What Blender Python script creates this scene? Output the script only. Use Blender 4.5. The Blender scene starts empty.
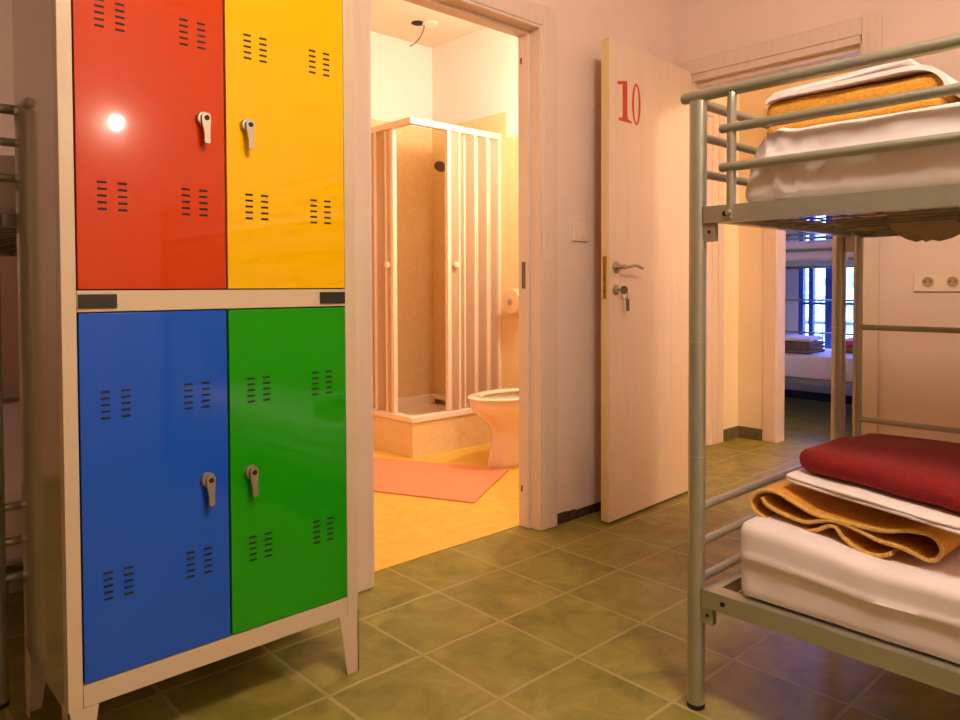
import bpy, bmesh, math, random
from mathutils import Vector, Matrix, noise
random.seed(7)
S = bpy.context.scene
COL = S.collection
PI = math.pi

# ------------------------------------------------------------------ materials
def lin(c):
    r = []
    for v in c:
        v /= 255.0
        r.append(v / 12.92 if v <= 0.04045 else ((v + 0.055) / 1.055) ** 2.4)
    return r

def base_mat(name):
    m = bpy.data.materials.new(name)
    m.use_nodes = True
    nt = m.node_tree
    b = nt.nodes['Principled BSDF']
    return m, nt, b

def setc(b, c):
    b.inputs['Base Color'].default_value = (c[0], c[1], c[2], 1)

def mat(name, rgb, rough=0.5, metal=0.0, var=0.0, scale=8.0, stretch=(1, 1, 1), bump=0.0, bscale=60.0, coat=0.0, spec=0.5, rgb2=None, detail=4, bstretch=None):
    m, nt, b = base_mat(name)
    c = lin(rgb)
    setc(b, c)
    b.inputs['Roughness'].default_value = rough
    b.inputs['Metallic'].default_value = metal
    b.inputs['Specular IOR Level'].default_value = spec
    if coat:
        b.inputs['Coat Weight'].default_value = coat
        b.inputs['Coat Roughness'].default_value = 0.1
    N = nt.nodes; L = nt.links
    tc = N.new('ShaderNodeTexCoord')
    if var or rgb2:
        mp = N.new('ShaderNodeMapping'); mp.inputs['Scale'].default_value = stretch
        nz = N.new('ShaderNodeTexNoise'); nz.inputs['Scale'].default_value = scale; nz.inputs['Detail'].default_value = detail
        L.new(tc.outputs['Object'], mp.inputs['Vector']); L.new(mp.outputs['Vector'], nz.inputs['Vector'])
        cr = N.new('ShaderNodeValToRGB')
        cr.color_ramp.elements[0].position = 0.3; cr.color_ramp.elements[1].position = 0.7
        c2 = lin(rgb2) if rgb2 else [v * (1 - var) for v in c]
        cr.color_ramp.elements[0].color = (*c2, 1)
        cr.color_ramp.elements[1].color = (*c, 1) if rgb2 else (*[min(1, v * (1 + var * 0.6)) for v in c], 1)
        L.new(nz.outputs['Fac'], cr.inputs['Fac']); L.new(cr.outputs['Color'], b.inputs['Base Color'])
    if bump:
        n2 = N.new('ShaderNodeTexNoise'); n2.inputs['Scale'].default_value = bscale; n2.inputs['Detail'].default_value = 3
        if bstretch:
            mp2 = N.new('ShaderNodeMapping'); mp2.inputs['Scale'].default_value = bstretch
            L.new(tc.outputs['Object'], mp2.inputs['Vector']); L.new(mp2.outputs['Vector'], n2.inputs['Vector'])
        else:
            L.new(tc.outputs['Object'], n2.inputs['Vector'])
        bp = N.new('ShaderNodeBump'); bp.inputs['Strength'].default_value = bump; bp.inputs['Distance'].default_value = 0.01
        L.new(n2.outputs['Fac'], bp.inputs['Height']); L.new(bp.outputs['Normal'], b.inputs['Normal'])
    return m

def tile_mat(name, ox, oy, s, ca, cb, cc, cg, grout=0.006, rough=0.4):
    m, nt, b = base_mat(name)
    N = nt.nodes; L = nt.links
    geo = N.new('ShaderNodeNewGeometry')
    sep = N.new('ShaderNodeSeparateXYZ'); L.new(geo.outputs['Position'], sep.inputs[0])
    def mth(op, a, bb=None):
        n = N.new('ShaderNodeMath'); n.operation = op
        for k, v in enumerate((a, bb)):
            if v is None: continue
            if isinstance(v, (int, float)): n.inputs[k].default_value = v
            else: L.new(v, n.inputs[k])
        return n.outputs[0]
    def axis(o, off):
        t = mth('DIVIDE', mth('SUBTRACT', o, off), s)
        fr = mth('FRACT', t)
        d = mth('MINIMUM', fr, mth('SUBTRACT', 1.0, fr))
        return mth('FLOOR', t), d
    ix, dx = axis(sep.outputs['X'], ox); iy, dy = axis(sep.outputs['Y'], oy)
    d = mth('MINIMUM', dx, dy)
    g = N.new('ShaderNodeMapRange'); g.inputs['From Min'].default_value = grout / s * 0.45; g.inputs['From Max'].default_value = grout / s * 0.75
    L.new(d, g.inputs['Value'])
    cmb = N.new('ShaderNodeCombineXYZ'); L.new(ix, cmb.inputs[0]); L.new(iy, cmb.inputs[1])
    wn = N.new('ShaderNodeTexWhiteNoise'); wn.noise_dimensions = '3D'; L.new(cmb.outputs[0], wn.inputs['Vector'])
    add = N.new('ShaderNodeVectorMath'); add.operation = 'MULTIPLY_ADD'
    L.new(wn.outputs['Color'], add.inputs[0]); add.inputs[1].default_value = (9, 9, 9); L.new(geo.outputs['Position'], add.inputs[2])
    nz = N.new('ShaderNodeTexNoise'); nz.inputs['Scale'].default_value = 7.0; nz.inputs['Detail'].default_value = 8; nz.inputs['Roughness'].default_value = 0.65
    nz.inputs['Distortion'].default_value = 0.8
    L.new(add.outputs[0], nz.inputs['Vector'])
    cr = N.new('ShaderNodeValToRGB'); e = cr.color_ramp.elements
    e[0].position = 0.3; e[0].color = (*lin(ca), 1); e[1].position = 0.72; e[1].color = (*lin(cb), 1)
    k = e.new(0.52); k.color = (*lin(cc), 1)
    L.new(nz.outputs['Fac'], cr.inputs['Fac'])
    mx = N.new('ShaderNodeMix'); mx.data_type = 'RGBA'
    L.new(g.outputs[0], mx.inputs['Factor']); mx.inputs[6].default_value = (*lin(cg), 1); L.new(cr.outputs[0], mx.inputs[7])
    L.new(mx.outputs[2], b.inputs['Base Color'])
    b.inputs['Roughness'].default_value = rough
    h = mth('ADD', mth('MULTIPLY', g.outputs[0], 1.0), mth('MULTIPLY', nz.outputs['Fac'], 0.6))
    bp = N.new('ShaderNodeBump'); bp.inputs['Strength'].default_value = 0.35; bp.inputs['Distance'].default_value = 0.004
    L.new(h, bp.inputs['Height']); L.new(bp.outputs[0], b.inputs['Normal'])
    return m

M = {}
M['wall'] = mat('painted plaster', (234, 208, 192), 0.85, var=0.035, scale=3, bump=0.10, bscale=28)
M['hallwall'] = mat('hall plaster', (240, 220, 185), 0.85, var=0.03, scale=3, bump=0.1, bscale=28)
M['bathwall'] = mat('bathroom plaster', (240, 230, 222), 0.8, var=0.02, scale=3, bump=0.06, bscale=30)
M['ceiling'] = mat('ceiling paint', (228, 206, 176), 0.9, var=0.02, scale=2)
M['floor'] = tile_mat('green slate floor tile', 1.2376, 1.8573, 0.295, (108, 104, 38), (168, 150, 76), (142, 131, 54), (166, 148, 98), grout=0.0085, rough=0.42)
M['bathfloor'] = mat('yellow bathroom floor tile', (242, 198, 92), 0.4, rgb2=(232, 180, 68), scale=14, detail=8)
M['bathtile'] = mat('beige wall tile', (238, 212, 158), 0.35, rgb2=(230, 200, 142), scale=45, detail=6)
M['skirt'] = mat('slate skirting', (108, 98, 58), 0.5, var=0.25, scale=20)
M['brownskirt'] = mat('raw brown strip', (92, 56, 44), 0.7, rgb2=(40, 26, 26), scale=26)
M['casing'] = mat('pale beech casing', (226, 202, 182), 0.5, var=0.035, scale=6, stretch=(9, 9, 0.5))
M['leaf'] = mat('pale beech door veneer', (230, 204, 182), 0.45, var=0.045, scale=5, stretch=(14, 14, 0.5), detail=6)
M['leafedge'] = mat('door edge band', (224, 196, 140), 0.5, var=0.05, scale=5, stretch=(10, 10, 0.5))
M['lockframe'] = mat('light grey enamel', (208, 186, 156), 0.2, var=0.02, scale=3)
M['lockside'] = mat('glossy side enamel', (176, 160, 130), 0.12, coat=1.0)
M['red'] = mat('red enamel', (198, 58, 2), 0.05, var=0.02, scale=4, bump=0.003, bscale=120)
M['yellow'] = mat('yellow enamel', (238, 184, 0), 0.05, var=0.02, scale=4, bump=0.003, bscale=120)
M['blue'] = mat('blue enamel', (22, 84, 200), 0.05, var=0.02, scale=4, bump=0.003, bscale=120)
M['green'] = mat('green enamel', (28, 152, 10), 0.05, var=0.02, scale=4, bump=0.003, bscale=120)
M['black'] = mat('dark gap', (18, 14, 12), 0.7)
M['plate'] = mat('black plastic card holder', (44, 42, 30), 0.35)
M['chrome'] = mat('brushed nickel', (176, 164, 142), 0.42, 0.85)
M['silver'] = mat('silver bed paint', (172, 170, 152), 0.28, 0.6, var=0.05, scale=20)
M['silverdark'] = mat('dull steel', (128, 124, 108), 0.45, 0.7, var=0.08, scale=20)
M['rubber'] = mat('black rubber', (24, 24, 20), 0.6)
M['seam'] = mat('steel ring', (190, 182, 168), 0.3, 0.9)
M['sheet'] = mat('white cotton sheet', (234, 218, 218), 0.9, var=0.03, scale=6, bump=0.25, bscale=9)
M['sheet2'] = mat('folded white sheet', (238, 222, 220), 0.9, bump=0.2, bscale=14)
M['ticking'] = mat('mattress ticking', (158, 142, 106), 0.9, var=0.15, scale=12)
M['mustard'] = mat('mustard wool', (216, 152, 52), 0.95, var=0.16, scale=120, bump=0.4, bscale=240)
M['stitch'] = mat('mustard edge stitching', (232, 184, 100), 0.95, bump=0.8, bscale=320)
M['maroon'] = mat('maroon wool', (134, 14, 14), 0.9, var=0.18, scale=90, bump=0.35, bscale=200)
M['brown'] = mat('brown wool', (132, 104, 88), 0.95, var=0.2, scale=60)
M['pink'] = mat('pink red wool', (190, 100, 92), 0.95, var=0.2, scale=60)
M['ceramic'] = mat('white ceramic', (244, 226, 206), 0.15, coat=0.5)
M['acrylic'] = mat('white shower tray', (244, 226, 204), 0.3)
M['profile'] = mat('white shower profile', (238, 212, 184), 0.35)
M['mat'] = mat('salmon bath mat', (230, 150, 108), 0.95, var=0.07, scale=40, bump=0.4, bscale=120)
M['plastic'] = mat('white switch plastic', (238, 214, 190), 0.35)
M['plastichole'] = mat('socket recess', (176, 148, 118), 0.45)
M['brass'] = mat('brass', (176, 134, 40), 0.35, 0.9)
M['steel'] = mat('dark steel', (112, 104, 88), 0.45, 0.5)
M['redpaint'] = mat('red door number', (204, 64, 24), 0.5)
M['winframe'] = mat('blue window frame', (70, 92, 170), 0.5)
M['wire'] = mat('grey cable', (120, 92, 66), 0.6)
M['rail'] = mat('balcony rail', (120, 124, 130), 0.5)
M['leafgreen'] = mat('tree leaves', (190, 215, 165), 0.8, var=0.3, scale=3)
M['paper'] = mat('paper dispenser plastic', (226, 194, 142), 0.4)

def translucent(name, rgb):
    m, nt, b = base_mat(name)
    setc(b, lin(rgb)); b.inputs['Roughness'].default_value = 0.35
    t = nt.nodes.new('ShaderNodeBsdfTranslucent'); t.inputs[0].default_value = (*lin(rgb), 1)
    mx = nt.nodes.new('ShaderNodeMixShader'); mx.inputs[0].default_value = 0.62
    out = nt.nodes['Material Output']
    nt.links.new(b.outputs[0], mx.inputs[1]); nt.links.new(t.outputs[0], mx.inputs[2]); nt.links.new(mx.outputs[0], out.inputs[0])
    return m
M['pvc'] = translucent('folding plastic panel', (232, 210, 180))
def glass(name):
    m, nt, b = base_mat(name)
    g = nt.nodes.new('ShaderNodeBsdfTransparent'); gl = nt.nodes.new('ShaderNodeBsdfGlossy'); gl.inputs['Roughness'].default_value = 0.02
    mx = nt.nodes.new('ShaderNodeMixShader'); mx.inputs[0].default_value = 0.06
    nt.links.new(g.outputs[0], mx.inputs[1]); nt.links.new(gl.outputs[0], mx.inputs[2]); nt.links.new(mx.outputs[0], nt.nodes['Material Output'].inputs[0])
    return m
M['glass'] = glass('window glass')

# ------------------------------------------------------------------ mesh builder
class MB:
    def __init__(s):
        s.bm = bmesh.new(); s.slot = 0
    def _mark(s, faces):
        for f in faces: f.material_index = s.slot
    def box(s, lo, hi, bev=0.0, seg=2):
        r = bmesh.ops.create_cube(s.bm, size=1)
        vs = r['verts']
        for v in vs:
            v.co = Vector([lo[i] + (v.co[i] + 0.5) * (hi[i] - lo[i]) for i in range(3)])
        fs = set(f for v in vs for f in v.link_faces); s._mark(fs)
        if bev:
            es = list(set(e for v in vs for e in v.link_edges))
            rr = bmesh.ops.bevel(s.bm, geom=es, offset=bev, segments=seg, profile=0.5, affect='EDGES')
            s._mark(rr['faces'])
        return s
    def hexa(s, pts, bev=0.0, seg=2):
        """8 corners: bottom ring 4 then top ring 4"""
        vs = [s.bm.verts.new(p) for p in pts]
        q = [(3, 2, 1, 0), (4, 5, 6, 7), (0, 1, 5, 4), (1, 2, 6, 5), (2, 3, 7, 6), (3, 0, 4, 7)]
        fs = [s.bm.faces.new([vs[i] for i in f]) for f in q]; s._mark(fs)
        if bev:
            es = list(set(e for f in fs for e in f.edges))
            rr = bmesh.ops.bevel(s.bm, geom=es, offset=bev, segments=seg, profile=0.5, affect='EDGES'); s._mark(rr['faces'])
        return s
    def tube(s, path, r, n=12, cap=True, round_end=False):
        P = [Vector(p) for p in path]
        rad = r if isinstance(r, (list, tuple)) else [r] * len(P)
        rad = list(rad)
        if round_end:
            d0 = (P[0] - P[1]).normalized(); d1 = (P[-1] - P[-2]).normalized()
            a, b_ = rad[0], rad[-1]
            P = [P[0] + d0 * a * 0.6, P[0] + d0 * a * 0.35] + P + [P[-1] + d1 * b_ * 0.35, P[-1] + d1 * b_ * 0.6]
            rad = [a * 0.45, a * 0.85] + rad + [b_ * 0.85, b_ * 0.45]
        rings = []
        up = None
        for i, p in enumerate(P):
            t = (P[min(i + 1, len(P) - 1)] - P[max(i - 1, 0)]).normalized()
            if up is None:
                up = Vector((0, 0, 1)) if abs(t.z) < 0.9 else Vector((1, 0, 0))
            sd = t.cross(up).normalized(); up = sd.cross(t).normalized()
            rings.append([s.bm.verts.new(p + (sd * math.cos(2 * PI * k / n) + up * math.sin(2 * PI * k / n)) * rad[i]) for k in range(n)])
        fs = []
        for a, b_ in zip(rings, rings[1:]):
            for k in range(n):
                fs.append(s.bm.faces.new((a[k], a[(k + 1) % n], b_[(k + 1) % n], b_[k])))
        if cap:
            fs.append(s.bm.faces.new(list(reversed(rings[0])))); fs.append(s.bm.faces.new(rings[-1]))
        s._mark(fs); return s
    def lathe(s, prof, c, axis=(0, 0, 1), n=24):
        """prof: (r, h) list from one end to the other, turned about axis through c"""
        ax = Vector(axis).normalized()
        u = ax.orthogonal().normalized(); w = ax.cross(u)
        c = Vector(c); rings = []
        for r, h in prof:
            r = max(r, 1e-4)
            rings.append([s.bm.verts.new(c + ax * h + (u * math.cos(2 * PI * k / n) + w * math.sin(2 * PI * k / n)) * r) for k in range(n)])
        fs = []
        for a, b_ in zip(rings, rings[1:]):
            for k in range(n): fs.append(s.bm.faces.new((a[k], a[(k + 1) % n], b_[(k + 1) % n], b_[k])))
        fs.append(s.bm.faces.new(list(reversed(rings[0])))); fs.append(s.bm.faces.new(rings[-1]))
        s._mark(fs); return s
    def loft(s, rings, cap0=True, cap1=True):
        R = [[s.bm.verts.new(p) for p in ring] for ring in rings]
        n = len(R[0]); fs = []
        for a, b_ in zip(R, R[1:]):
            for k in range(n): fs.append(s.bm.faces.new((a[k], a[(k + 1) % n], b_[(k + 1) % n], b_[k])))
        if cap0: fs.append(s.bm.faces.new(list(reversed(R[0]))))
        if cap1: fs.append(s.bm.faces.new(R[-1]))
        s._mark(fs); return s
    def prism(s, poly, to3, d):
        """poly: list of 2D pts, to3: fn(a,b)->Vector, d: Vector thickness"""
        A = [s.bm.verts.new(to3(*p)) for p in poly]; d = Vector(d)
        B = [s.bm.verts.new(v.co + d) for v in A]
        fs = [s.bm.faces.new(A), s.bm.faces.new(list(reversed(B)))]
        n = len(A)
        for k in range(n): fs.append(s.bm.faces.new((A[k], B[k], B[(k + 1) % n], A[(k + 1) % n])))
        s._mark(fs); return s
    def rbox(s, lo, hi, r, n, fn=None):
        """box with rounded edges on a grid of n segments; fn moves every point"""
        lo = Vector(lo); hi = Vector(hi); ctr = (lo + hi) / 2; h = (hi - lo) / 2
        r = min(r, min(h) * 0.999)
        cache = {}
        def coord(i, k):      # denser near the rim so that the round edge shows
            t = k / n[i]
            return lo[i] + (hi[i] - lo[i]) * t
        def vert(key):
            if key in cache: return cache[key]
            p = Vector([coord(i, key[i]) for i in range(3)]) - ctr
            q = Vector([max(-(h[i] - r), min(h[i] - r, p[i])) for i in range(3)])
            d = p - q
            if d.length > 1e-9: p = q + d.normalized() * r
            p = p + ctr
            if fn: p = fn(p)
            cache[key] = s.bm.verts.new(p); return cache[key]
        fs = []
        for ax in range(3):
            a, b_ = [(1, 2), (2, 0), (0, 1)][ax]
            for side in (0, n[ax]):
                for i in range(n[a]):
                    for j in range(n[b_]):
                        ks = []
                        for di, dj in ((0, 0), (1, 0), (1, 1), (0, 1)):
                            k = [0, 0, 0]; k[ax] = side; k[a] = i + di; k[b_] = j + dj; ks.append(tuple(k))
                        if side == 0: ks.reverse()
                        fs.append(s.bm.faces.new([vert(k) for k in ks]))
        s._mark(fs); return s
    def strip(s, path, to3, ext, th, half=False):
        """ribbon of thickness th along a 2D path, swept by vector ext; ends closed"""
        P = [Vector((p[0], p[1])) for p in path]; ext = Vector(ext)
        L, R = [], []
        for i, p in enumerate(P):
            t = (P[min(i + 1, len(P) - 1)] - P[max(i - 1, 0)]).normalized()
            nn = Vector((-t.y, t.x)) * th / 2
            L.append(to3(*(p + nn))); R.append(to3(*(p - nn)))
        K = 10
        rows = []
        for k in range(K + 1):
            e = ext * (k / K)
            rows.append(([s.bm.verts.new(q + e) for q in L], [s.bm.verts.new(q + e) for q in R]))
        fs = []; n = len(P)
        for k in range(K):
            for i in range(n - 1):
                a, b_ = rows[k][0], rows[k + 1][0]
                fs.append(s.bm.faces.new((a[i], a[i + 1], b_[i + 1], b_[i])))
                a, b_ = rows[k][1], rows[k + 1][1]
                fs.append(s.bm.faces.new((a[i + 1], a[i], b_[i], b_[i + 1])))
            for i, flip in ((0, 0), (n - 1, 1)):
                q = (rows[k][0][i], rows[k + 1][0][i], rows[k + 1][1][i], rows[k][1][i])
                fs.append(s.bm.faces.new(q if not flip else tuple(reversed(q))))
        for k, flip in ((0, 0), (K, 1)):
            for i in range(n - 1):
                q = (rows[k][0][i], rows[k][1][i], rows[k][1][i + 1], rows[k][0][i + 1])
                fs.append(s.bm.faces.new(q if not flip else tuple(reversed(q))))
        s._mark(fs); return s

def origin_of(o):
    v = Vector((0, 0, 0))
    while o: v = v + Vector(o.location); o = o.parent
    return v

def obj(name, mb, mats, parent=None, smooth=35, label=None, loc=None):
    bm = mb.bm
    bmesh.ops.recalc_face_normals(bm, faces=bm.faces[:])
    off = origin_of(parent) if parent else Vector(loc) if loc else Vector((0, 0, 0))
    for v in bm.verts: v.co -= off
    me = bpy.data.meshes.new(name); bm.to_mesh(me); bm.free()
    for m in (mats if isinstance(mats, (list, tuple)) else [mats]): me.materials.append(m)
    if smooth:
        for p in me.polygons: p.use_smooth = True
        me.set_sharp_from_angle(angle=math.radians(smooth))
    o = bpy.data.objects.new(name, me); COL.objects.link(o)
    if 0 < smooth <= 40:
        wn = o.modifiers.new('weighted normals', 'WEIGHTED_NORMAL'); wn.keep_sharp = True; wn.weight = 100
    if parent: o.parent = parent
    elif loc: o.location = loc
    if label: o['label'] = label
    return o

def thing(name, label, cat, loc=(0, 0, 0), group=None):
    o = bpy.data.objects.new(name, None); COL.objects.link(o); o.location = loc
    o.empty_display_size = 0.1
    o['label'] = label; o['category'] = cat; o['kind'] = 'thing'
    if group: o['group'] = group
    return o

def tag(o, label, cat, group=None, kind='thing'):
    o['label'] = label; o['category'] = cat; o['kind'] = kind
    if group: o['group'] = group
    return o

def struct(name, mb, m, parent=None, label=None, smooth=35):
    o = obj(name, mb, m, parent, smooth=smooth, label=label)
    if not parent: o['kind'] = 'structure'
    return o

def copy_tree(o, parent=None):
    c = o.copy(); COL.objects.link(c)
    if parent: c.parent = parent; 
    for ch in list(o.children): copy_tree(ch, c)
    return c

def nz(p, s, seed=0.0):
    return noise.noise(Vector((p.x * s + seed, p.y * s - seed * 0.7, p.z * s + seed * 1.3)))

def crom(pts, k=5):
    out = []
    n = len(pts)
    for i in range(n - 1):
        p0, p1, p2, p3 = pts[max(i - 1, 0)], pts[i], pts[i + 1], pts[min(i + 2, n - 1)]
        for j in range(k):
            t = j / k
            out.append(tuple(0.5 * (2 * p1[a] + (p2[a] - p0[a]) * t + (2 * p0[a] - 5 * p1[a] + 4 * p2[a] - p3[a]) * t * t + (3 * p1[a] - p0[a] - 3 * p2[a] + p3[a]) * t ** 3) for a in range(len(p1))))
    out.append(tuple(pts[-1])); return out

# ------------------------------------------------------------------ setting
CEIL = 2.68
YW = 2.04            # room side of the wall with the bathroom door
XR = 3.22            # room side of the wall on the right
struct('floor', MB().box((-3.7, -2.0, -0.1), (6.6, 4.5, 0.0)), M['floor'])
struct('floor_bathroom', MB().box((1.25, 2.135, 0.0), (3.345, 4.085, 0.004)), M['bathfloor'])
struct('ceiling', MB().box((-3.7, -2.0, CEIL), (6.6, 4.5, CEIL + 0.1)), M['ceiling'])
H = CEIL
w = MB()
w.box((1.25, YW, 0), (1.39, 2.14, H)).box((2.24, YW, 0), (XR + 0.125, 2.14, H)).box((1.39, YW, 2.055), (2.24, 2.14, H))
struct('wall_back', w, M['wall'])
w = MB()
w.box((XR, -1.9, 0), (XR + 0.1, 1.165, H)).box((XR, 1.95, 0), (XR + 0.1, YW, H)).box((XR, 1.165, 2.02), (XR + 0.1, 1.95, H))
struct('wall_right', w, M['wall'])
struct('wall_left', MB().box((-3.7, -1.4, 0), (-3.6, 4.5, H)), M['wall'])
struct('wall_rear', MB().box((-3.6, -1.4, 0), (XR + 0.1, -1.29, H)), M['wall'])
struct('wall_alcove_back', MB().box((-3.6, 4.4, 0), (1.15, 4.5, H)), M['wall'])
struct('wall_bathroom_left', MB().box((1.15, 2.04, 0), (1.25, 4.5, H)), M['wall'])
struct('wall_bathroom_back', MB().box((1.25, 4.085, 0), (3.445, 4.185, H)), M['bathwall'])
struct('wall_bathroom_right', MB().box((3.345, 2.14, 0), (3.445, 4.085, H)), M['bathwall'])
struct('wall_hall_left', MB().box((3.445, 2.41, 0), (4.56, 2.51, H)), M['hallwall'])
struct('wall_hall_end', MB().box((XR + 0.1, -1.9, 0), (4.56, -1.8, H)), M['hallwall'])
w = MB()
w.box((4.56, -1.9, 0), (4.66, 1.22, H)).box((4.56, 2.155, 0), (4.66, 4.0, H)).box((4.56, 1.22, 2.05), (4.66, 2.155, H))
struct('wall_hall_far', w, M['hallwall'])
struct('wall_bedroom_left', MB().box((4.66, 3.9, 0), (6.5, 4.0, H)), M['bathwall'])
struct('wall_bedroom_right', MB().box((4.66, 0.4, 0), (6.5, 0.5, H)), M['bathwall'])
w = MB()
w.box((6.5, 0.4, 0), (6.6, 1.6, H)).box((6.5, 2.87, 0), (6.6, 4.0, H)).box((6.5, 1.6, 0), (6.6, 2.87, 0.36)).box((6.5, 1.6, 2.15), (6.6, 2.87, H))
struct('wall_window', w, M['bathwall'])

# wall tiling of the bathroom
t = MB()
t.box((3.337, 3.335, 0.004), (3.345, 4.085, 2.105)).box((3.338, 2.14, 0.004), (3.345, 3.335, 1.94))
struct('wall_bathroom_right_tiles', t, M['bathtile'])
t = MB().box((2.52, 4.077, 0.004), (3.337, 4.085, 2.105)).box((1.25, 4.078, 0.004), (2.52, 4.085, 1.94))
struct('wall_bathroom_back_tiles', t, M['bathtile'])

# bathroom door frame
c = MB()
c.box((1.312, 2.024, 0), (1.398, 2.04, 2.125), 0.006, 3)
c.box((2.236, 2.024, 0), (2.321, 2.04, 2.125), 0.006, 3)
c.box((1.398, 2.0245, 2.045), (2.236, 2.04, 2.125), 0.006, 3)
c.box((1.390, 2.03, 0), (1.405, 2.142, 2.05), 0.003)
c.box((2.222, 2.03, 0), (2.240, 2.142, 2.05), 0.003)
c.box((1.40, 2.03, 2.035), (2.225, 2.142, 2.056), 0.003)
c.box((2.208, 2.085, 0), (2.223, 2.141, 2.03), 0.003)      # stop
c.box((1.404, 2.085, 0), (1.417, 2.141, 2.03), 0.003)
c.box((1.41, 2.085, 2.02), (2.21, 2.141, 2.036), 0.003)
t1 = struct('trim_1', c, M['casing'])
b = MB().box((2.2065, 2.100, 0.99), (2.2085, 2.12, 1.10))
struct('strike_plate', b, M['steel'], t1)
for z in (0.16, 1.92):
    b = MB().tube([(2.2075, 2.122, z - 0.012), (2.2075, 2.122, z + 0.012)], 0.004, 8)
    struct('hinge_pin', b, M['steel'], t1)

# door frame in the right wall, where the open leaf belongs
c = MB()
c.box((3.203, 1.092, 0), (3.22, 1.166, 2.097), 0.005, 3)
c.box((3.203, 1.945, 0), (3.22, 2.012, 2.085), 0.005, 3)
c.box((3.2035, 1.166, 2.018), (3.22, 2.012, 2.088), 0.004, 3)
c.box((3.212, 1.160, 0), (3.322, 1.175, 2.02), 0.003)
c.box((3.212, 1.938, 0), (3.322, 1.952, 2.02), 0.003)
c.box((3.212, 1.165, 1.985), (3.322, 1.945, 2.02), 0.003)
c.box((3.25, 1.174, 0), (3.321, 1.186, 1.985), 0.003)
c.box((3.25, 1.175, 1.962), (3.321, 1.94, 1.988), 0.003)
struct('trim_2', c, M['casing'])
# hall door on the left and its casing
c = MB()
c.box((4.20, 2.392, 0), (4.345, 2.41, 2.12), 0.005, 3)
c.box((4.185, 2.396, 0), (4.202, 2.41, 2.05), 0.003)
c.box((3.46, 2.393, 0), (3.55, 2.41, 2.12), 0.005, 3)
c.box((3.55, 2.393, 2.04), (4.20, 2.41, 2.12), 0.005, 3)
c.box((4.268, 2.388, 0), (4.276, 2.393, 2.11), 0.002)
struct('trim_3', c, M['casing'])
struct('door_2', MB().box((3.55, 2.396, 0.008), (4.185, 2.409, 2.04), 0.002), M['leaf'])
# casing of the doorway into the far bedroom
c = MB()
c.box((4.543, 2.145, 0), (4.56, 2.235, 2.12), 0.008, 3)
c.box((4.543, 1.13, 0), (4.56, 1.235, 2.12), 0.008, 3)
c.box((4.5435, 1.235, 2.04), (4.56, 2.145, 2.12), 0.008, 3)
c.box((4.55, 2.142, 0), (4.662, 2.158, 2.05), 0.003)
c.box((4.55, 1.218, 0), (4.662, 1.24, 2.05), 0.003)
c.box((4.55, 1.24, 2.03), (4.662, 2.142, 2.052), 0.003)
struct('trim_4', c, M['casing'])

# skirtings
struct('baseboard_hall_left', MB().box((4.345, 2.398, 0), (4.56, 2.41, 0.075), 0.003), M['skirt'])
struct('baseboard_hall_far', MB().box((4.548, 2.235, 0), (4.56, 2.398, 0.075), 0.003), M['skirt'])
k = MB()
x = 2.322
while x < 3.2:
    d = random.uniform(0.05, 0.12); k.box((x, 2.036 - random.uniform(0, 0.004), 0), (min(x + d, 3.2), 2.0405, random.uniform(0.036, 0.05))); x += d
struct('baseboard_back', k, M['brownskirt'])
struct('baseboard_bedroom', MB().box((6.485, 0.5, 0), (6.5, 3.9, 0.07), 0.003), mat('dark skirting', (60, 64, 92), 0.6))
struct('baseboard_right', MB().box((3.208, -1.29, 0), (3.22, 1.09, 0.075), 0.003), M['skirt'])

# door leaf number 10
DY = lambda x: 1.881 + (x - 2.479) * 0.0503          # front face of the leaf
d = MB().hexa([(x, DY(x) + e, z) for z in (0.012, 2.018) for x, e in ((2.479, 0), (3.155, 0), (3.153, 0.04), (2.477, 0.04))], 0.0015)
leaf = struct('door_1', d, M['leaf'])
struct('edge_band', MB().box((2.4765, 1.882, 0.013), (2.4788, 1.9205, 2.017)), M['leafedge'], leaf)
b = MB().box((2.4755, 1.893, 0.945), (2.478, 1.912, 1.123), 0.001)
b.slot = 1
b.box((2.4748, 1.897, 1.02), (2.4756, 1.908, 1.035)).box((2.4748, 1.897, 0.97), (2.4756, 1.908, 0.985))
struct('lock_plate', b, [M['brass'], M['steel']], leaf, label='brass lock plate')
b = MB().lathe([(0.024, 0), (0.024, 0.006), (0.019, 0.010), (0.010, 0.011), (0.009, 0.04), (0.011, 0.046), (0.006, 0.05)], (2.525, 1.8833, 1.078), (0, -1, 0), 20)
b.tube(crom([(2.525, 1.839, 1.078), (2.55, 1.836, 1.079), (2.58, 1.834, 1.084), (2.61, 1.834, 1.084), (2.635, 1.836, 1.078), (2.655, 1.838, 1.075)], 4), 0.0065, 10, round_end=True)
struct('lever_handle', b, M['chrome'], leaf)
b = MB().lathe([(0.022, 0), (0.022, 0.006), (0.017, 0.009), (0.008, 0.010)], (2.525, 1.8833, 0.984), (0, -1, 0), 20)
struct('escutcheon', b, M['chrome'], leaf)
b = MB().box((2.523, 1.846, 0.981), (2.527, 1.874, 0.987)).lathe([(0.016, -0.002), (0.018, 0), (0.016, 0.002)], (2.527, 1.842, 0.983), (1, 0.2, 0), 16)
b.tube([(2.527 + 0.02 * math.cos(a), 1.838, 0.962 + 0.02 * math.sin(a)) for a in [2 * PI * i / 16 for i in range(17)]], 0.0016, 6)
b.box((2.535, 1.834, 0.895), (2.556, 1.838, 0.945), 0.001)
b.tube([(2.530, 1.836, 0.945), (2.545, 1.836, 0.955), (2.548, 1.836, 0.942)], 0.0016, 6)
struct('key', b, M['steel'], leaf, label='key with hanging tag in the lock')
n = MB()
f3 = lambda a, c_: Vector((a, DY(a) + 0.0002, c_))
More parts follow.
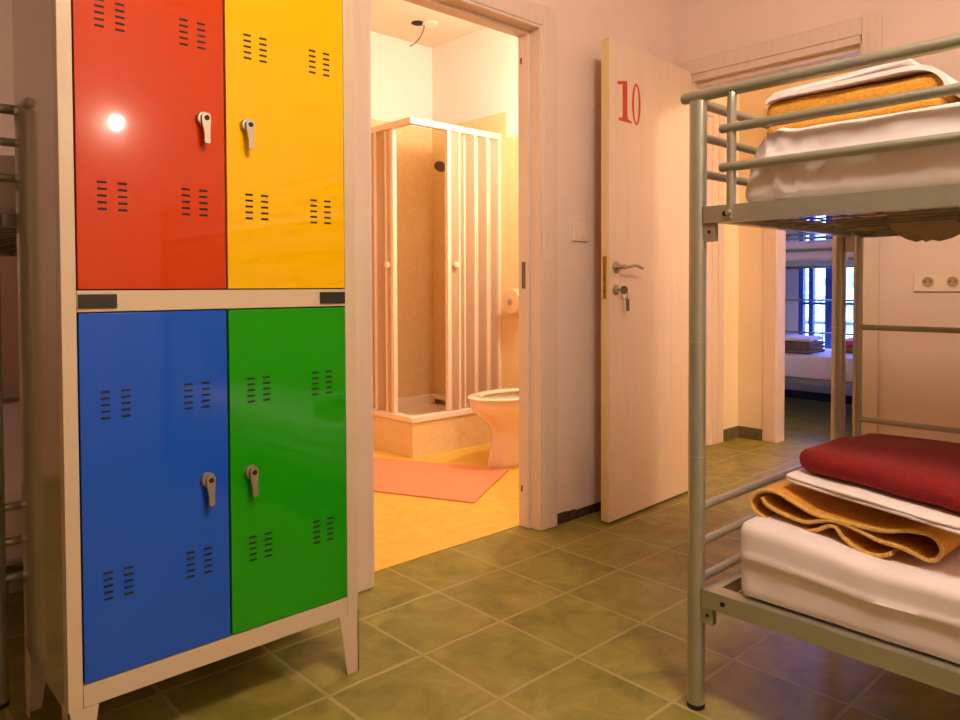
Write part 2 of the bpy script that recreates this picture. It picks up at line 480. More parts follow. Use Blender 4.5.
one = [(2.532, 1.852), (2.532, 1.838), (2.545, 1.842), (2.570, 1.846), (2.571, 1.715), (2.566, 1.707), (2.540, 1.703), (2.540, 1.692), (2.640, 1.692), (2.640, 1.698), (2.612, 1.707), (2.606, 1.718), (2.604, 1.866), (2.58, 1.861)]
one = [(a + 0.006, b_) for a, b_ in one]
n.prism(one, f3, (0, -0.0012, 0))
ring = []
K = 40
for i in range(K):
    a = 2 * PI * i / K
    ring.append(((2.681 + 0.033 * math.cos(a), 1.780 + 0.089 * math.sin(a)), (2.681 + 0.0185 * math.cos(a) , 1.780 + 0.079 * math.sin(a))))
for i in range(K):
    o0, i0 = ring[i]; o1, i1 = ring[(i + 1) % K]
    n.prism([o0, o1, i1, i0], f3, (0, -0.0012, 0))
struct('door_number', n, M['redpaint'], leaf, label='red painted number 10', smooth=0)

# window of the far bedroom
f = MB()
Y0, Y1, Z0, Z1 = 1.6, 2.87, 0.36, 2.15
f.box((6.50, Y0, Z0), (6.56, Y0 + 0.05, Z1), 0.004).box((6.50, Y1 - 0.04, Z0), (6.56, Y1, Z1), 0.004)
f.box((6.50, Y0, Z0), (6.56, Y1, Z0 + 0.05), 0.004).box((6.50, Y0, Z1 - 0.05), (6.56, Y1, Z1), 0.004)
f.box((6.495, 2.56, Z0), (6.565, 2.64, Z1), 0.004).box((6.505, 2.745, Z0), (6.555, 2.785, Z1), 0.004)
f.box((6.505, 2.23, Z0), (6.555, 2.27, Z1), 0.004).box((6.505, 1.92, Z0), (6.555, 1.96, Z1), 0.004)
for z in (0.83, 1.48): f.box((6.515, Y0, z), (6.545, Y1, z + 0.022), 0.003)
win = struct('window_1', f, M['winframe'])
struct('pane', MB().box((6.528, Y0, Z0), (6.531, Y1, Z1)), M['glass'], win)

# ------------------------------------------------------------------ locker
LX0, LX1, LY0, LY1 = 0.385, 1.064, 1.613, 1.99
lk = thing('locker', 'four-door metal locker with red, yellow, blue and green doors beside the bathroom doorway', 'locker', ((LX0 + LX1) / 2, (LY0 + LY1) / 2, 0))
DX = [(0.4150, 0.7180), (0.7228, 1.0292)]
DZ = [(0.2055, 0.9485), (0.9965, 1.742)]
fr = MB()
fr.box((LX0, LY0, 0.155), (0.4125, LY0 + 0.03, 1.79), 0.002).box((1.0315, LY0, 0.155), (LX1, LY0 + 0.03, 1.79), 0.002)
fr.box((0.4125, LY0, 0.157), (1.0315, LY0 + 0.03, 0.203), 0.002).box((0.4125, LY0, 0.951), (1.0315, LY0 + 0.03, 0.994), 0.002)
fr.box((0.4125, LY0, 1.745), (1.0315, LY0 + 0.03, 1.79), 0.002)
obj('front_frame', fr, M['lockframe'], lk)
bd = MB()
bd.box((LX0 + 0.0005, LY0 + 0.028, 0.15), (LX0 + 0.003, LY1, 1.788)).box((LX1 - 0.003, LY0 + 0.028, 0.15), (LX1 - 0.0005, LY1, 1.788))
bd.box((LX0 + 0.001, LY1 - 0.003, 0.15), (LX1 - 0.001, LY1 - 0.001, 1.788)).box((LX0 + 0.002, LY0 + 0.02, 1.785), (LX1 - 0.002, LY1, 1.789)).box((LX0 + 0.002, LY0 + 0.02, 0.16), (LX1 - 0.002, LY1, 0.164))
obj('body', bd, M['lockside'], lk)
gp = MB().box((0.414, LY0 + 0.012, 0.204), (1.030, LY0 + 0.02, 0.951)).box((0.414, LY0 + 0.012, 0.994), (1.030, LY0 + 0.02, 1.745))
obj('inner_panel', gp, M['black'], lk)
for sx, X, d in ((0, LX0, 1), (1, LX1, -1)):
    for yy, e in ((LY0, 1), (LY1, -1)):
        g = MB()
        a = [(X, 0), (X + d * 0.033, 0), (X + d * 0.056, 0.157), (X, 0.157)]
        g.prism(a, lambda p, q, yy=yy, e=e: Vector((p, yy if e > 0 else yy - 0.003, q)), (0, 0.003, 0))
        bb = [(yy, 0), (yy + e * 0.03, 0), (yy + e * 0.05, 0.157), (yy, 0.157)]
        g.prism(bb, lambda p, q, X=X, d=d: Vector((X if d > 0 else X - 0.003, p, q)), (0.003, 0, 0))
        obj('leg', g, M['lockframe'], lk)
for x0, x1 in ((0.4145, 0.487), (0.958, 1.0295)):
    g = MB().box((x0, LY0 - 0.004, 0.9585), (x1, LY0, 0.987), 0.001)
    obj('name_plate', g, M['plate'], lk, label='small black card holder')
def locker_door(ix, iz, color):
    x0, x1 = DX[ix]; z0, z1 = DZ[iz]
    g = MB().box((x0, LY0 - 0.002, z0), (x1, LY0 + 0.016, z1), 0.0015, 2)
    g.slot = 1
    rows = [(1.523, 1.575), (1.158, 1.212)] if iz else [(0.7355, 0.7885), (0.366, 0.419)]
    xs = [0.462, 0.501, 0.630, 0.6685] if ix == 0 else [0.775, 0.8135, 0.9425, 0.981]
    for xc in xs:
        for r0, r1 in rows:
            for q in range(5):
                z = r0 + (r1 - r0) * q / 4
                g.box((xc - 0.0092, LY0 - 0.0026, z - 0.0024), (xc + 0.0092, LY0 - 0.0015, z + 0.0024), 0.0004, 1)
    dr = obj('door', g, [M[color], M['black']], lk, label=color + ' locker door')
    hx = 0.6700 if ix == 0 else 0.7715
    hz = 1.368 if iz else 0.573
    y = LY0 - 0.002
    h = MB()
    h.lathe([(0.0165, 0), (0.0165, 0.006), (0.014, 0.010), (0.006, 0.011)], (hx - 0.001, y, hz), (0, -1, 0), 22)
    arm = [(hx - 0.0095, hz + 0.006), (hx - 0.0085, hz - 0.012), (hx - 0.0055, hz - 0.034), (hx - 0.0058, hz - 0.052), (hx - 0.003, hz - 0.055), (hx + 0.005, hz - 0.055), (hx + 0.0072, hz - 0.052), (hx + 0.0068, hz - 0.034), (hx + 0.0095, hz - 0.012), (hx + 0.0105, hz + 0.006), (hx + 0.006, hz + 0.012), (hx - 0.005, hz + 0.012)]
    h.prism(arm, lambda a, c_: Vector((a, y - 0.011 - 0.004 * (hz - c_ > 0.02), c_)), (0, -0.007, 0))
    h.slot = 1
    h.lathe([(0.0058, 0.017), (0.0058, 0.0195), (0.004, 0.020)], (hx + 0.001, y, hz + 0.001), (0, -1, 0), 14)
    h.slot = 0
    h.lathe([(0.0075, 0.010), (0.0075, 0.0185), (0.0062, 0.0188)], (hx + 0.001, y, hz + 0.001), (0, -1, 0), 14)
    obj('handle', h, [M['chrome'], M['black']], dr)
locker_door(0, 1, 'red'); locker_door(1, 1, 'yellow'); locker_door(0, 0, 'blue'); locker_door(1, 0, 'green')

# ------------------------------------------------------------------ wall fittings
sw = thing('light_switch', 'white wall light switch between the bathroom doorway and door 10', 'light switch', (2.478, 2.04, 1.228))
obj('switch_plate', MB().box((2.430, 2.031, 1.190), (2.526, 2.0398, 1.268), 0.004, 3), M['plastic'], sw)
obj('rocker', MB().hexa([(2.450, 2.0275, 1.205), (2.506, 2.0275, 1.205), (2.506, 2.032, 1.205), (2.450, 2.032, 1.205), (2.450, 2.030, 1.253), (2.506, 2.030, 1.253), (2.506, 2.032, 1.253), (2.450, 2.032, 1.253)], 0.001), M['plastic'], sw)
so = thing('power_socket', 'white double power socket on the wall behind the right bunk bed', 'socket', (3.22, 0.876, 1.01))
obj('socket_plate', MB().box((3.210, 0.780, 0.973), (3.2198, 0.968, 1.046), 0.004, 3), M['plastic'], so)
for yc in (0.917, 0.833):
    g = MB().lathe([(0.0245, 0), (0.0245, 0.003), (0.021, 0.0035), (0.020, 0.0008), (0.001, 0.0006)], (3.2101, yc, 1.010), (-1, 0, 0), 24)
    g.slot = 1
    g.lathe([(0.0205, 0.0010), (0.001, 0.0011)], (3.2101, yc, 1.010), (-1, 0, 0), 24)
    g.slot = 2
    for dy in (-0.0095, 0.0095): g.lathe([(0.0032, 0.001), (0.0032, 0.0016)], (3.2101, yc + dy, 1.012), (-1, 0, 0), 10)
    obj('outlet', g, [M['plastic'], M['plastichole'], M['black']], so)

# ------------------------------------------------------------------ bunk bed (front corner post at 0,0; length runs to -y, width to +x)
BW, BL = 0.825, 2.0
def make_bed(label):
    t = thing('bunk_bed', label, 'bunk bed', (0, 0, 0), 'silver metal bunk beds')
    sil = M['silver']
    for (x, y) in ((0, 0), (BW, 0), (0, -BL), (BW, -BL)):
        g = MB().tube([(x, y, 0.008), (x, y, 1.428)], 0.0200, 20)
        p = obj('post', g, sil, t)
        obj('foot_cap', MB().lathe([(0.021, 0), (0.0212, 0.003), (0.0212, 0.009), (0.0202, 0.011)], (x, y, 0), n=20), M['rubber'], p)
        for z in (0.597, 0.866): obj('joint_ring', MB().lathe([(0.0203, 0), (0.0208, 0.001), (0.0203, 0.003)], (x, y, z), n=20), M['seam'], p)
    for x in (0, BW):
        obj('top_rail', MB().tube([(x, 0.036, 1.4405), (x, -BL - 0.036, 1.4405)], 0.0135, 14, round_end=True), sil, t)
        for y in (-0.087, -BL + 0.087):
            sx = -0.006 if x == 0 else BW + 0.006
            g = MB().tube([(sx, y, 1.15), (sx, y, 1.40), (sx * 0.6 + (BW + 0.0024 - BW * 0.6 if x else 0) * 0 if x == 0 else BW + 0.002, y, 1.425), (x, y, 1.436)], 0.0105, 10)
            s_ = obj('stanchion', g, sil, t)
            obj('bolt', MB().lathe([(0.007, 0), (0.007, 0.004), (0.004, 0.006)], (sx - 0.0105 if x == 0 else sx + 0.0105, y, 1.163), (-1 if x == 0 else 1, 0, 0), 10), M['seam'], s_)
        gx = -0.010 if x == 0 else BW + 0.010
        for z in (1.353, 1.266):
            obj('guard_rail', MB().tube([(gx, -0.066, z), (gx, -BL + 0.066, z)], 0.0105, 12, round_end=True), sil, t)
    for y in (0, -BL):
        for z in (1.425, 1.347, 1.262, 0.474, 0.390, 0.303):
            obj('end_bar', MB().tube([(0.018, y, z), (BW - 0.018, y, z)], 0.0120 if z > 1.4 else 0.0100, 12), sil, t)
    for lev, (z0, z1) in enumerate(((0.2515, 0.2915), (1.143, 1.1815))):
        for x, e in ((0, 1), (BW, -1)):
            g = MB().box((min(x - 0.013 * e, x - 0.0105 * e), -BL + 0.021, z0), (max(x - 0.013 * e, x - 0.0105 * e), -0.021, z1))
            g.box((min(x - 0.0125 * e, x + 0.03 * e), -BL + 0.021, z1 - 0.003), (max(x - 0.0125 * e, x + 0.03 * e), -0.021, z1), 0.0008)
            g.box((min(x - 0.0125 * e, x + 0.012 * e), -BL + 0.021, z0), (max(x - 0.0125 * e, x + 0.012 * e), -0.021, z0 + 0.003))
            obj('side_rail', g, sil, t)
            for y in (0, -BL):
                q = -1 if y == 0 else 1
                g = MB().box((min(x - 0.008, x + 0.010), min(y + q * 0.019, y + q * 0.047), z0 - 0.042), (max(x - 0.008, x + 0.010), max(y + q * 0.019, y + q * 0.047), z0), 0.002)
                g.slot = 1
                g.lathe([(0.004, 0), (0.004, 0.003)], (x - 0.008 if x == 0 else x + 0.010, y + q * 0.034, z0 - 0.02), (-e, 0, 0), 8)
                obj('bracket', g, [sil, M['rubber']], t)
                obj('bolt', MB().lathe([(0.006, 0), (0.006, 0.002), (0.003, 0.003)], (x - 0.013 * e, y + q * 0.075, (z0 + z1) / 2), (-e, 0, 0), 10), M['rubber'], t)
        for y in (-0.033, -BL + 0.033):
            g = MB().box((0.03, y - 0.013, z0 + 0.004), (BW - 0.03, y + 0.013, z1 - 0.003), 0.002)
            obj('cross_member', g, sil, t)
        g = MB()
        zz = z0 + 0.016
        for i in range(9):
            x = 0.06 + (BW - 0.12) * i / 8
            g.tube([(x, -0.04, zz), (x, -BL + 0.04, zz)], 0.0022, 6)
        for i in range(24):
            y = -0.07 - (BL - 0.14) * i / 23
            g.tube([(0.012, y, zz + 0.004), (BW - 0.012, y, zz + 0.004)], 0.0022, 6)
        obj('spring_mesh', g, M['silverdark'], t)
    # safety rails on the far side of the lower bunk
    for y in (-0.056, -BL + 0.056):
        obj('stanchion', MB().tube([(BW, y, 0.27), (BW, y, 1.15)], 0.0135, 12), sil, t)
    for z in (0.872, 0.591):
        obj('safety_rail', MB().tube([(BW, -0.058, z), (BW, -BL + 0.058, z)], 0.0085, 10), sil, t)
    return t

bed = make_bed('silver metal bunk bed on the right beside door 10, stacked with folded blankets')
BX, BY = 1.557, 0.925
bed.location = (BX, BY, 0)
bed2 = copy_tree(bed); bed2.location = (0.345, 2.065 + BL, 0)
bed2['label'] = 'bunk bed whose end post and bars show left of the locker'
bed3 = copy_tree(bed); bed3.location = (5.60, 3.02, 0)
bed3['label'] = 'bunk bed under the bright window in the far bedroom'

# ------------------------------------------------------------------ mattresses and bedding
def mattress(name, x0, x1, y0, y1, z0, z1, label, sag=0.0, tuck=False, n=(26, 90, 12), m='sheet'):
    seam = z0 + (z1 - z0) * 0.53
    def fn(p):
        p = p.copy()
        a = (p.z - z0) / (z1 - z0)
        side = -1 if p.x < (x0 + x1) / 2 else 1
        edge = max(0, 1 - min(p.x - x0, x1 - p.x) / 0.03)
        p.x -= side * (-0.006) * math.exp(-((p.z - seam) / 0.010) ** 2) * edge
        p.x += side * edge * (0.003 * nz(p, 9, 3.1) + 0.002 * nz(Vector((p.x, p.y * 2.2, p.z)), 14, 6.1) + 0.005 * (a > 0.53))
        p.z += 0.004 * a * nz(p, 5, 1.7)
        if sag:
            k = min(1, max(0, (y1 - 0.02 - p.y) / 0.30)); k = k * k * (3 - 2 * k)
            p.z -= sag * k * a
        if tuck:
            k = max(0, 1 - (y1 - p.y) / 0.16)
            fl = (y1 - p.y) - 0.035 - 0.075 * (1 - a)
            p.x += side * edge * (0.012 * math.exp(-(fl / 0.012) ** 2) + 0.006 * math.exp(-((fl - 0.045) / 0.012) ** 2) + 0.004 * k * math.sin(p.y * 60 + p.z * 25))
            p.x += side * edge * 0.006 * nz(Vector((p.x, p.y * 1.6 + p.z * 1.2, p.z * 0.7)), 16, 8.8)
            p.z += 0.012 * k * a * math.sin(p.y * 46 + p.x * 3)
            p.y -= 0.05 * a * a * max(0, 1 - (y1 - p.y) / 0.10)
        return p
    g = MB().rbox((x0, y0, z0), (x1, y1, z1), 0.026, n, fn)
    o = obj(name, g, M[m], None, smooth=60, loc=((x0 + x1) / 2, (y0 + y1) / 2, z0))
    return o
def bedding(bx, by, lab_low, lab_up, sag=0.0, n=(26, 90, 12)):
    lo = tag(mattress('mattress', bx + 0.006, bx + BW - 0.02, by - BL + 0.09, by - 0.098, 0.291, 0.470, None, sag, n=n), lab_low, 'mattress', 'sheeted mattresses')
    up = tag(mattress('mattress', bx + 0.012, bx + BW - 0.02, by - BL + 0.09, by - 0.098, 1.182, 1.338, None, 0, True, n=n), lab_up, 'mattress', 'sheeted mattresses')
    return lo, up
lo, up = bedding(BX, BY, 'white-sheeted mattress on the lower bunk at right, under maroon and mustard blankets', 'white-sheeted mattress on the upper bunk at right, behind the guard rails', sag=0.032, n=(34, 120, 18))
bedding(0.345, 2.065 + BL, 'mattress on the lower bunk left of the locker', 'mattress on the upper bunk left of the locker', n=(12, 40, 6))
bedding(5.60, 3.02, 'mattress on the lower bunk below the far bedroom window', 'mattress on the upper bunk in the far bedroom', n=(12, 40, 6))
# cloth of the sheet bulging down through the springs of the upper bunk
g = MB()
for (cx_, cy_, rx, ry, dz) in ((BX + 0.62, BY - 0.30, 0.09, 0.10, 0.065), (BX + 0.64, BY - 0.14, 0.07, 0.08, 0.03), (BX + 0.60, BY - 0.50, 0.08, 0.12, 0.045), (BX + 0.35, BY - 0.42, 0.09, 0.10, 0.02)):
    prof = []
    rings = []
    for k in range(7):
        a = k / 6 * PI / 2
        rings.append([(cx_ + rx * math.cos(a) * math.cos(q) * (1 + 0.12 * math.sin(3 * q)), cy_ + ry * math.cos(a) * math.sin(q) * (1 + 0.1 * math.cos(5 * q)), 1.184 - dz * math.sin(a) * (1 + 0.15 * math.sin(4 * q))) for q in [2 * PI * i / 20 for i in range(20)]])
        if k == 6: rings[-1] = [(cx_ + 0.004 * math.cos(2 * PI * i / 20), cy_ + 0.004 * math.sin(2 * PI * i / 20), 1.184 - dz) for i in range(20)]
    g.loft(rings)
obj('sagging_cloth', g, M['ticking'], up, smooth=60, label='mattress cover sagging below the springs')

# mustard blanket on the lower bunk: an open coil of folds seen from its end
f_, cxp, cyp = 740.9926, 480.0, 305.5601
ya, pa, ra = math.radians(42.9188), math.radians(1.4912), math.radians(-0.197)
FW = Vector((math.sin(ya) * math.cos(pa), math.cos(ya) * math.cos(pa), -math.sin(pa)))
RT = Vector((math.cos(ya), -math.sin(ya), 0)); UP = RT.cross(FW)
R2 = RT * math.cos(ra) + UP * math.sin(ra); U2 = UP * math.cos(ra) - RT * math.sin(ra)
CAM = Vector((0, 0, 1.0))
fold = [(0.787, 0.5009), (0.779, 0.4917), (0.757, 0.4802), (0.720, 0.4674), (0.692, 0.4624), (0.668, 0.4680)]
prof = [(762, 497), (766, 504), (775, 510), (793, 518), (807, 522), (820, 521), (832, 520.5), (847, 525), (863, 533), (880, 541), (898, 546.5), (913, 553), (927, 560), (937, 559), (942, 551), (938, 541), (927, 534), (908, 530.5), (887, 531), (867, 528), (842, 522), (817, 515), (808, 511), (793, 502), (778, 493), (767, 490.5), (757, 492.5), (751, 500), (755, 511), (767, 519), (780, 525), (797, 529.5), (808, 531), (818, 529.5), (828, 526), (836, 527.5), (843, 537), (855, 547), (866, 553), (880, 556), (892, 553)]
XB = 1.628
pp = []
for u, v in prof:
    d = FW + R2 * ((u - cxp) / f_) + U2 * ((cyp - v) / f_)
    k = XB / d.x
    pp.append((k * d.y, 1.0 + k * d.z))
pp = crom(pp, 4)
g = MB().strip(pp, lambda a, b_: Vector((XB, a, b_)), (0.36, -0.01, 0.0), 0.0072)
g.box((XB + 0.34, 0.46, 0.462), (XB + 0.358, 0.80, 0.520), 0.004)  # unseen slab added behind the coil, blocks light so the hollows stay dark
mb_ = obj('blanket', g, M['mustard'], None, smooth=50, loc=(1.80, 0.62, 0.45))
tag(mb_, 'mustard blanket with open coiled folds on the lower right bunk', 'blanket', 'folded blankets on the right bunk')
g = MB().tube([(XB - 0.001, a, b_) for a, b_ in pp], 0.0046, 8)
obj('stitched_edge', g, M['stitch'], mb_, label='pale stitched edge')

def slab(name, c4, z4, th, r, m, n, amp, label, cat, group, layers=None, seed=0.0, wob=0.0):
    """folded cloth: c4 corners FL FR BR BL in plan, z4 their underside heights"""
    g = MB()
    L_ = layers or [(0, th)]
    for li, (a0, a1) in enumerate(L_):
        def fn(p, a0=a0, li=li):
            s_, t_ = p.x, p.y
            A = Vector(c4[0]).lerp(Vector(c4[1]), s_); B = Vector(c4[3]).lerp(Vector(c4[2]), s_)
            q = A.lerp(B, t_)
            zb = (z4[0] * (1 - s_) + z4[1] * s_) * (1 - t_) + (z4[3] * (1 - s_) + z4[2] * s_) * t_
            w_ = Vector((q.x, q.y, zb + p.z))
            up_ = (p.z - a0)
            w_.z += amp * nz(w_, 7, seed + li) * (0.3 + up_ / th)
            w_.x += wob * nz(w_, 14, seed + 5 + li); w_.y += wob * nz(w_, 14, seed + 9 + li)
            return w_
        # rounded box in unit plan, radius scaled by hand
        lo_, hi_ = Vector((0, 0, a0)), Vector((1, 1, a1))
        sx = (Vector(c4[1]) - Vector(c4[0])).length; sy = (Vector(c4[3]) - Vector(c4[0])).length
        rr = min(r, (a1 - a0) * 0.49)
        def pre(p, fn=fn, sx=sx, sy=sy): return fn(Vector((p.x / sx, p.y / sy, p.z)))
        g.rbox((0, 0, a0), (sx, sy, a1), rr, n, pre)
    cx_ = sum(c[0] for c in c4) / 4; cy_ = sum(c[1] for c in c4) / 4
    o = obj(name, g, M[m], None, smooth=60, loc=(cx_, cy_, min(z4)))
    return tag(o, label, cat, group)
GR = 'folded blankets on the right bunk'
slab('folded_sheet', [(1.655, 0.757), (1.590, 0.385), (2.0, 0.36), (2.03, 0.75)], [0.552, 0.530, 0.545, 0.560], 0.016, 0.007, 'sheet2', (30, 24, 3), 0.006, 'folded white sheet between the maroon and mustard blankets', 'sheet', 'folded sheets on the right bunk', [(0, 0.009), (0.0085, 0.017)], 2.2, 0.004)
slab('blanket', [(1.690, 0.748), (1.622, 0.31), (2.20, 0.27), (2.095, 0.742)], [0.573, 0.549, 0.552, 0.566], 0.050, 0.024, 'maroon', (30, 30, 8), 0.008, 'maroon folded blanket on top of the lower right bunk pile', 'blanket', GR, None, 4.0, 0.004)
# pile on the upper bunk
slab('blanket', [(1.655, 0.812), (1.655, 0.452), (1.98, 0.46), (1.98, 0.83)], [1.340, 1.342, 1.342, 1.340], 0.085, 0.02, 'mustard', (26, 22, 5), 0.008, 'mustard folded blanket on the upper right bunk under a white sheet', 'blanket', GR, [(0, 0.030), (0.028, 0.082)], 6.0, 0.006)
pts = crom([(0.806, 1.418), (0.795, 1.424), (0.765, 1.428), (0.70, 1.429), (0.60, 1.431), (0.53, 1.433), (0.492, 1.431), (0.464, 1.420), (0.446, 1.400), (0.438, 1.378)], 4)
g = MB().strip(pts, lambda a, b_: Vector((1.645, a, b_)), (0.34, 0.006, 0.004), 0.009)
pts2 = crom([(0.797, 1.433), (0.785, 1.438), (0.74, 1.441), (0.65, 1.445), (0.57, 1.452), (0.515, 1.457)], 4)
g.strip(pts2, lambda a, b_: Vector((1.66, a, b_)), (0.31, 0.006, 0.006), 0.008)
tag(obj('folded_sheet', g, M['sheet2'], None, smooth=50, loc=(1.80, 0.64, 1.42)), 'folded white sheet draped over the mustard blanket on the upper bunk', 'sheet', 'folded sheets on the right bunk')
slab('blanket', [(1.72, 0.425), (1.70, 0.12), (2.05, 0.11), (2.04, 0.43)], [1.340, 1.340, 1.340, 1.340], 0.078, 0.02, 'maroon', (20, 20, 6), 0.008, 'maroon folded blanket at the right edge of the upper bunk', 'blanket', GR, [(0, 0.038), (0.036, 0.078)], 8.0, 0.005)
# far bedroom piles
GF = 'folded blankets in the far bedroom'
slab('blanket', [(5.67, 2.78), (5.67, 2.42), (5.98, 2.42), (5.98, 2.78)], [0.472] * 4, 0.09, 0.02, 'brown', (14, 14, 5), 0.012, 'brown folded blanket on the far bed, nearest the door casing', 'blanket', GF, [(0, 0.03), (0.028, 0.06), (0.058, 0.09)], 3.0, 0.01)
slab('folded_sheet', [(5.67, 2.77), (5.68, 2.42), (5.98, 2.44), (5.98, 2.78)], [0.566] * 4, 0.03, 0.012, 'sheet2', (14, 14, 3), 0.012, 'white folded sheet on the brown blanket of the far bed', 'sheet', None, None, 5.0, 0.01)
slab('blanket', [(5.98, 2.36), (5.95, 2.0), (6.28, 2.0), (6.30, 2.36)], [0.472] * 4, 0.10, 0.02, 'pink', (14, 14, 5), 0.012, 'reddish folded blanket on the far bed below the window', 'blanket', GF, [(0, 0.05), (0.048, 0.10)], 7.0, 0.01)

# ------------------------------------------------------------------ bathroom
SX, SY, XE, YE = 2.605, 3.378, 3.336, 4.076
sh = thing('shower_enclosure', 'corner shower enclosure with folding plastic doors standing in the bathroom', 'shower', (2.97, 3.73, 0))
g = MB().box((SX + 0.012, SY + 0.012, 0.004), (XE, SY + 0.03, 0.215)).box((SX + 0.012, SY + 0.03, 0.004), (SX + 0.03, YE, 0.215))
obj('tiled_plinth', g, M['bathtile'], sh)
g = MB()
g.box((SX, SY, 0.208), (XE, SY + 0.055, 0.246), 0.008, 3).box((SX, SY + 0.05, 0.208), (SX + 0.055, YE, 0.246), 0.008, 3)
g.box((XE - 0.04, SY + 0.05, 0.208), (XE, YE, 0.246), 0.006, 3).box((SX + 0.05, YE - 0.04, 0.208), (XE - 0.035, YE, 0.246), 0.006, 3)
g.box((SX + 0.05, SY + 0.05, 0.16), (XE - 0.035, YE - 0.035, 0.178))
for a, b_ in (((SX + 0.05, SY + 0.052), (XE - 0.038, SY + 0.075)), ((SX + 0.05, YE - 0.06), (XE - 0.038, YE - 0.038))):
    g.hexa([(a[0], a[1], 0.178), (b_[0], a[1], 0.178), (b_[0], b_[1], 0.178), (a[0], b_[1], 0.178), (a[0], a[1], 0.23), (b_[0], a[1], 0.23), (b_[0], a[1] + 0.004 if a[1] < 3.7 else b_[1], 0.23), (a[0], a[1] + 0.004 if a[1] < 3.7 else b_[1], 0.23)])
obj('shower_tray', g, M['acrylic'], sh)
g = MB().box((SX, SY + 0.005, 1.932), (XE, SY + 0.04, 1.970), 0.004).box((SX + 0.002, SY + 0.035, 1.932), (SX + 0.037, YE, 1.970), 0.004)
obj('top_rail', g, M['profile'], sh)
g = MB().box((XE - 0.028, SY + 0.006, 0.246), (XE, SY + 0.038, 1.932), 0.003)
obj('wall_profile', g, M['profile'], sh)
g = MB().box((SX + 0.004, YE - 0.028, 0.246), (SX + 0.036, YE, 1.932), 0.003)
obj('wall_profile', g, M['profile'], sh)
def fold_door(pts, handle, hd):
    for i in range(len(pts) - 1):
        a, b_ = Vector(pts[i]), Vector(pts[i + 1]); t_ = (b_ - a).normalized(); nn = Vector((-t_.y, t_.x)) * 0.0025
        q = [a + nn, b_ + nn, b_ - nn, a - nn]
        obj('folding_panel', MB().hexa([(p.x, p.y, 0.248) for p in q] + [(p.x, p.y, 1.934) for p in q]), M['pvc'], sh)
    for i, p in enumerate(pts[:-1]):
        r = 0.014 if i == 0 else 0.008
        o = obj('stile', MB().box((p[0] - r, p[1] - r, 0.248), (p[0] + r, p[1] + r, 1.932), 0.003), M['profile'], sh)
        if i == 0:
            hx_, hy_ = handle
            obj('handle', MB().lathe([(0.008, 0), (0.010, 0.006), (0.018, 0.014), (0.020, 0.024), (0.014, 0.032), (0.004, 0.034)], (hx_, hy_, 1.128), hd, 16), M['profile'], o)
ym = SY + 0.022
fold_door([(2.902, ym), (2.985, ym - 0.004), (3.055, ym + 0.026), (3.10, ym - 0.022), (3.16, ym + 0.026), (3.205, ym - 0.022), (3.265, ym + 0.024), (3.30, ym - 0.006)], (2.945, ym - 0.008), (0, -1, 0))
xm = SX + 0.022
fold_door([(xm, 3.575), (xm - 0.004, 3.64), (xm + 0.026, 3.685), (xm - 0.022, 3.73), (xm + 0.026, 3.785), (xm - 0.022, 3.84), (xm + 0.026, 3.90), (xm - 0.02, 3.96), (xm, 4.04)], (xm - 0.010, 3.600), (-1, 0, 0))

hs = thing('hand_shower', 'dark hand shower on its hose inside the shower enclosure', 'hand shower', (3.33, 3.91, 1.75))
ax = Vector((-0.62, -0.30, -0.62)).normalized()
g = MB().lathe([(0.012, -0.02), (0.026, -0.012), (0.040, 0.0), (0.042, 0.012), (0.038, 0.017), (0.002, 0.018)], (3.262, 3.90, 1.823), ax, 20)
obj('spray_head', g, M['steel'], hs)
obj('handle', MB().tube(crom([(3.270, 3.902, 1.835), (3.296, 3.895, 1.812), (3.312, 3.890, 1.76), (3.318, 3.888, 1.70)], 4), [0.011] * 13, 10), M['steel'], hs)
obj('bracket', MB().box((3.306, 3.878, 1.735), (3.3365, 3.90, 1.765), 0.004), M['chrome'], hs)
obj('hose', MB().tube(crom([(3.318, 3.888, 1.70), (3.31, 3.885, 1.60), (3.285, 3.86, 1.50), (3.27, 3.80, 1.35), (3.28, 3.76, 1.15), (3.31, 3.78, 1.0), (3.331, 3.80, 1.05)], 5), 0.006, 8), M['chrome'], hs)

# toilet
tl = thing('toilet', 'white ceramic toilet standing on the yellow bathroom floor', 'toilet', (3.05, 2.93, 0.004))
def ov(xf, xb, hw, z, n=32, yc=2.93, sq=2.4):
    cx_, rx = (xf + xb) / 2, (xb - xf) / 2
    r = []
    for i in range(n):
        a = 2 * PI * i / n
        ca, sa = math.cos(a), math.sin(a)
        e = 2 / sq if ca > 0 else 1.0
        r.append((cx_ + rx * math.copysign(abs(ca) ** e, ca), yc + hw * math.copysign(abs(sa) ** (e if ca > 0 else 1.0), sa), z))
    return r
secs = [(2.802, 3.30, .112, .004), (2.798, 3.30, .116, .012), (2.806, 3.30, .110, .05), (2.826, 3.30, .097, .14), (2.832, 3.30, .094, .185), (2.818, 3.31, .104, .215), (2.772, 3.32, .134, .26), (2.72, 3.33, .164, .30), (2.694, 3.334, .178, .335), (2.684, 3.335, .183, .372), (2.686, 3.335, .182, .382)]
inner = [(2.725, 3.20, .140, .382), (2.74, 3.18, .128, .355), (2.80, 3.12, .095, .29), (2.90, 3.05, .05, .23)]
obj('bowl', MB().loft([ov(*s_) for s_ in secs] + [ov(*s_) for s_ in inner]), M['ceramic'], tl, smooth=60)
g = MB().loft([ov(2.678, 3.235, .186, .3835), ov(2.676, 3.237, .188, .391), ov(2.689, 3.225, .178, .398), ov(2.744, 3.165, .124, .398), ov(2.752, 3.158, .116, .389), ov(2.749, 3.16, .118, .3835)], False, False)
obj('seat', g, M['ceramic'], tl, smooth=60)
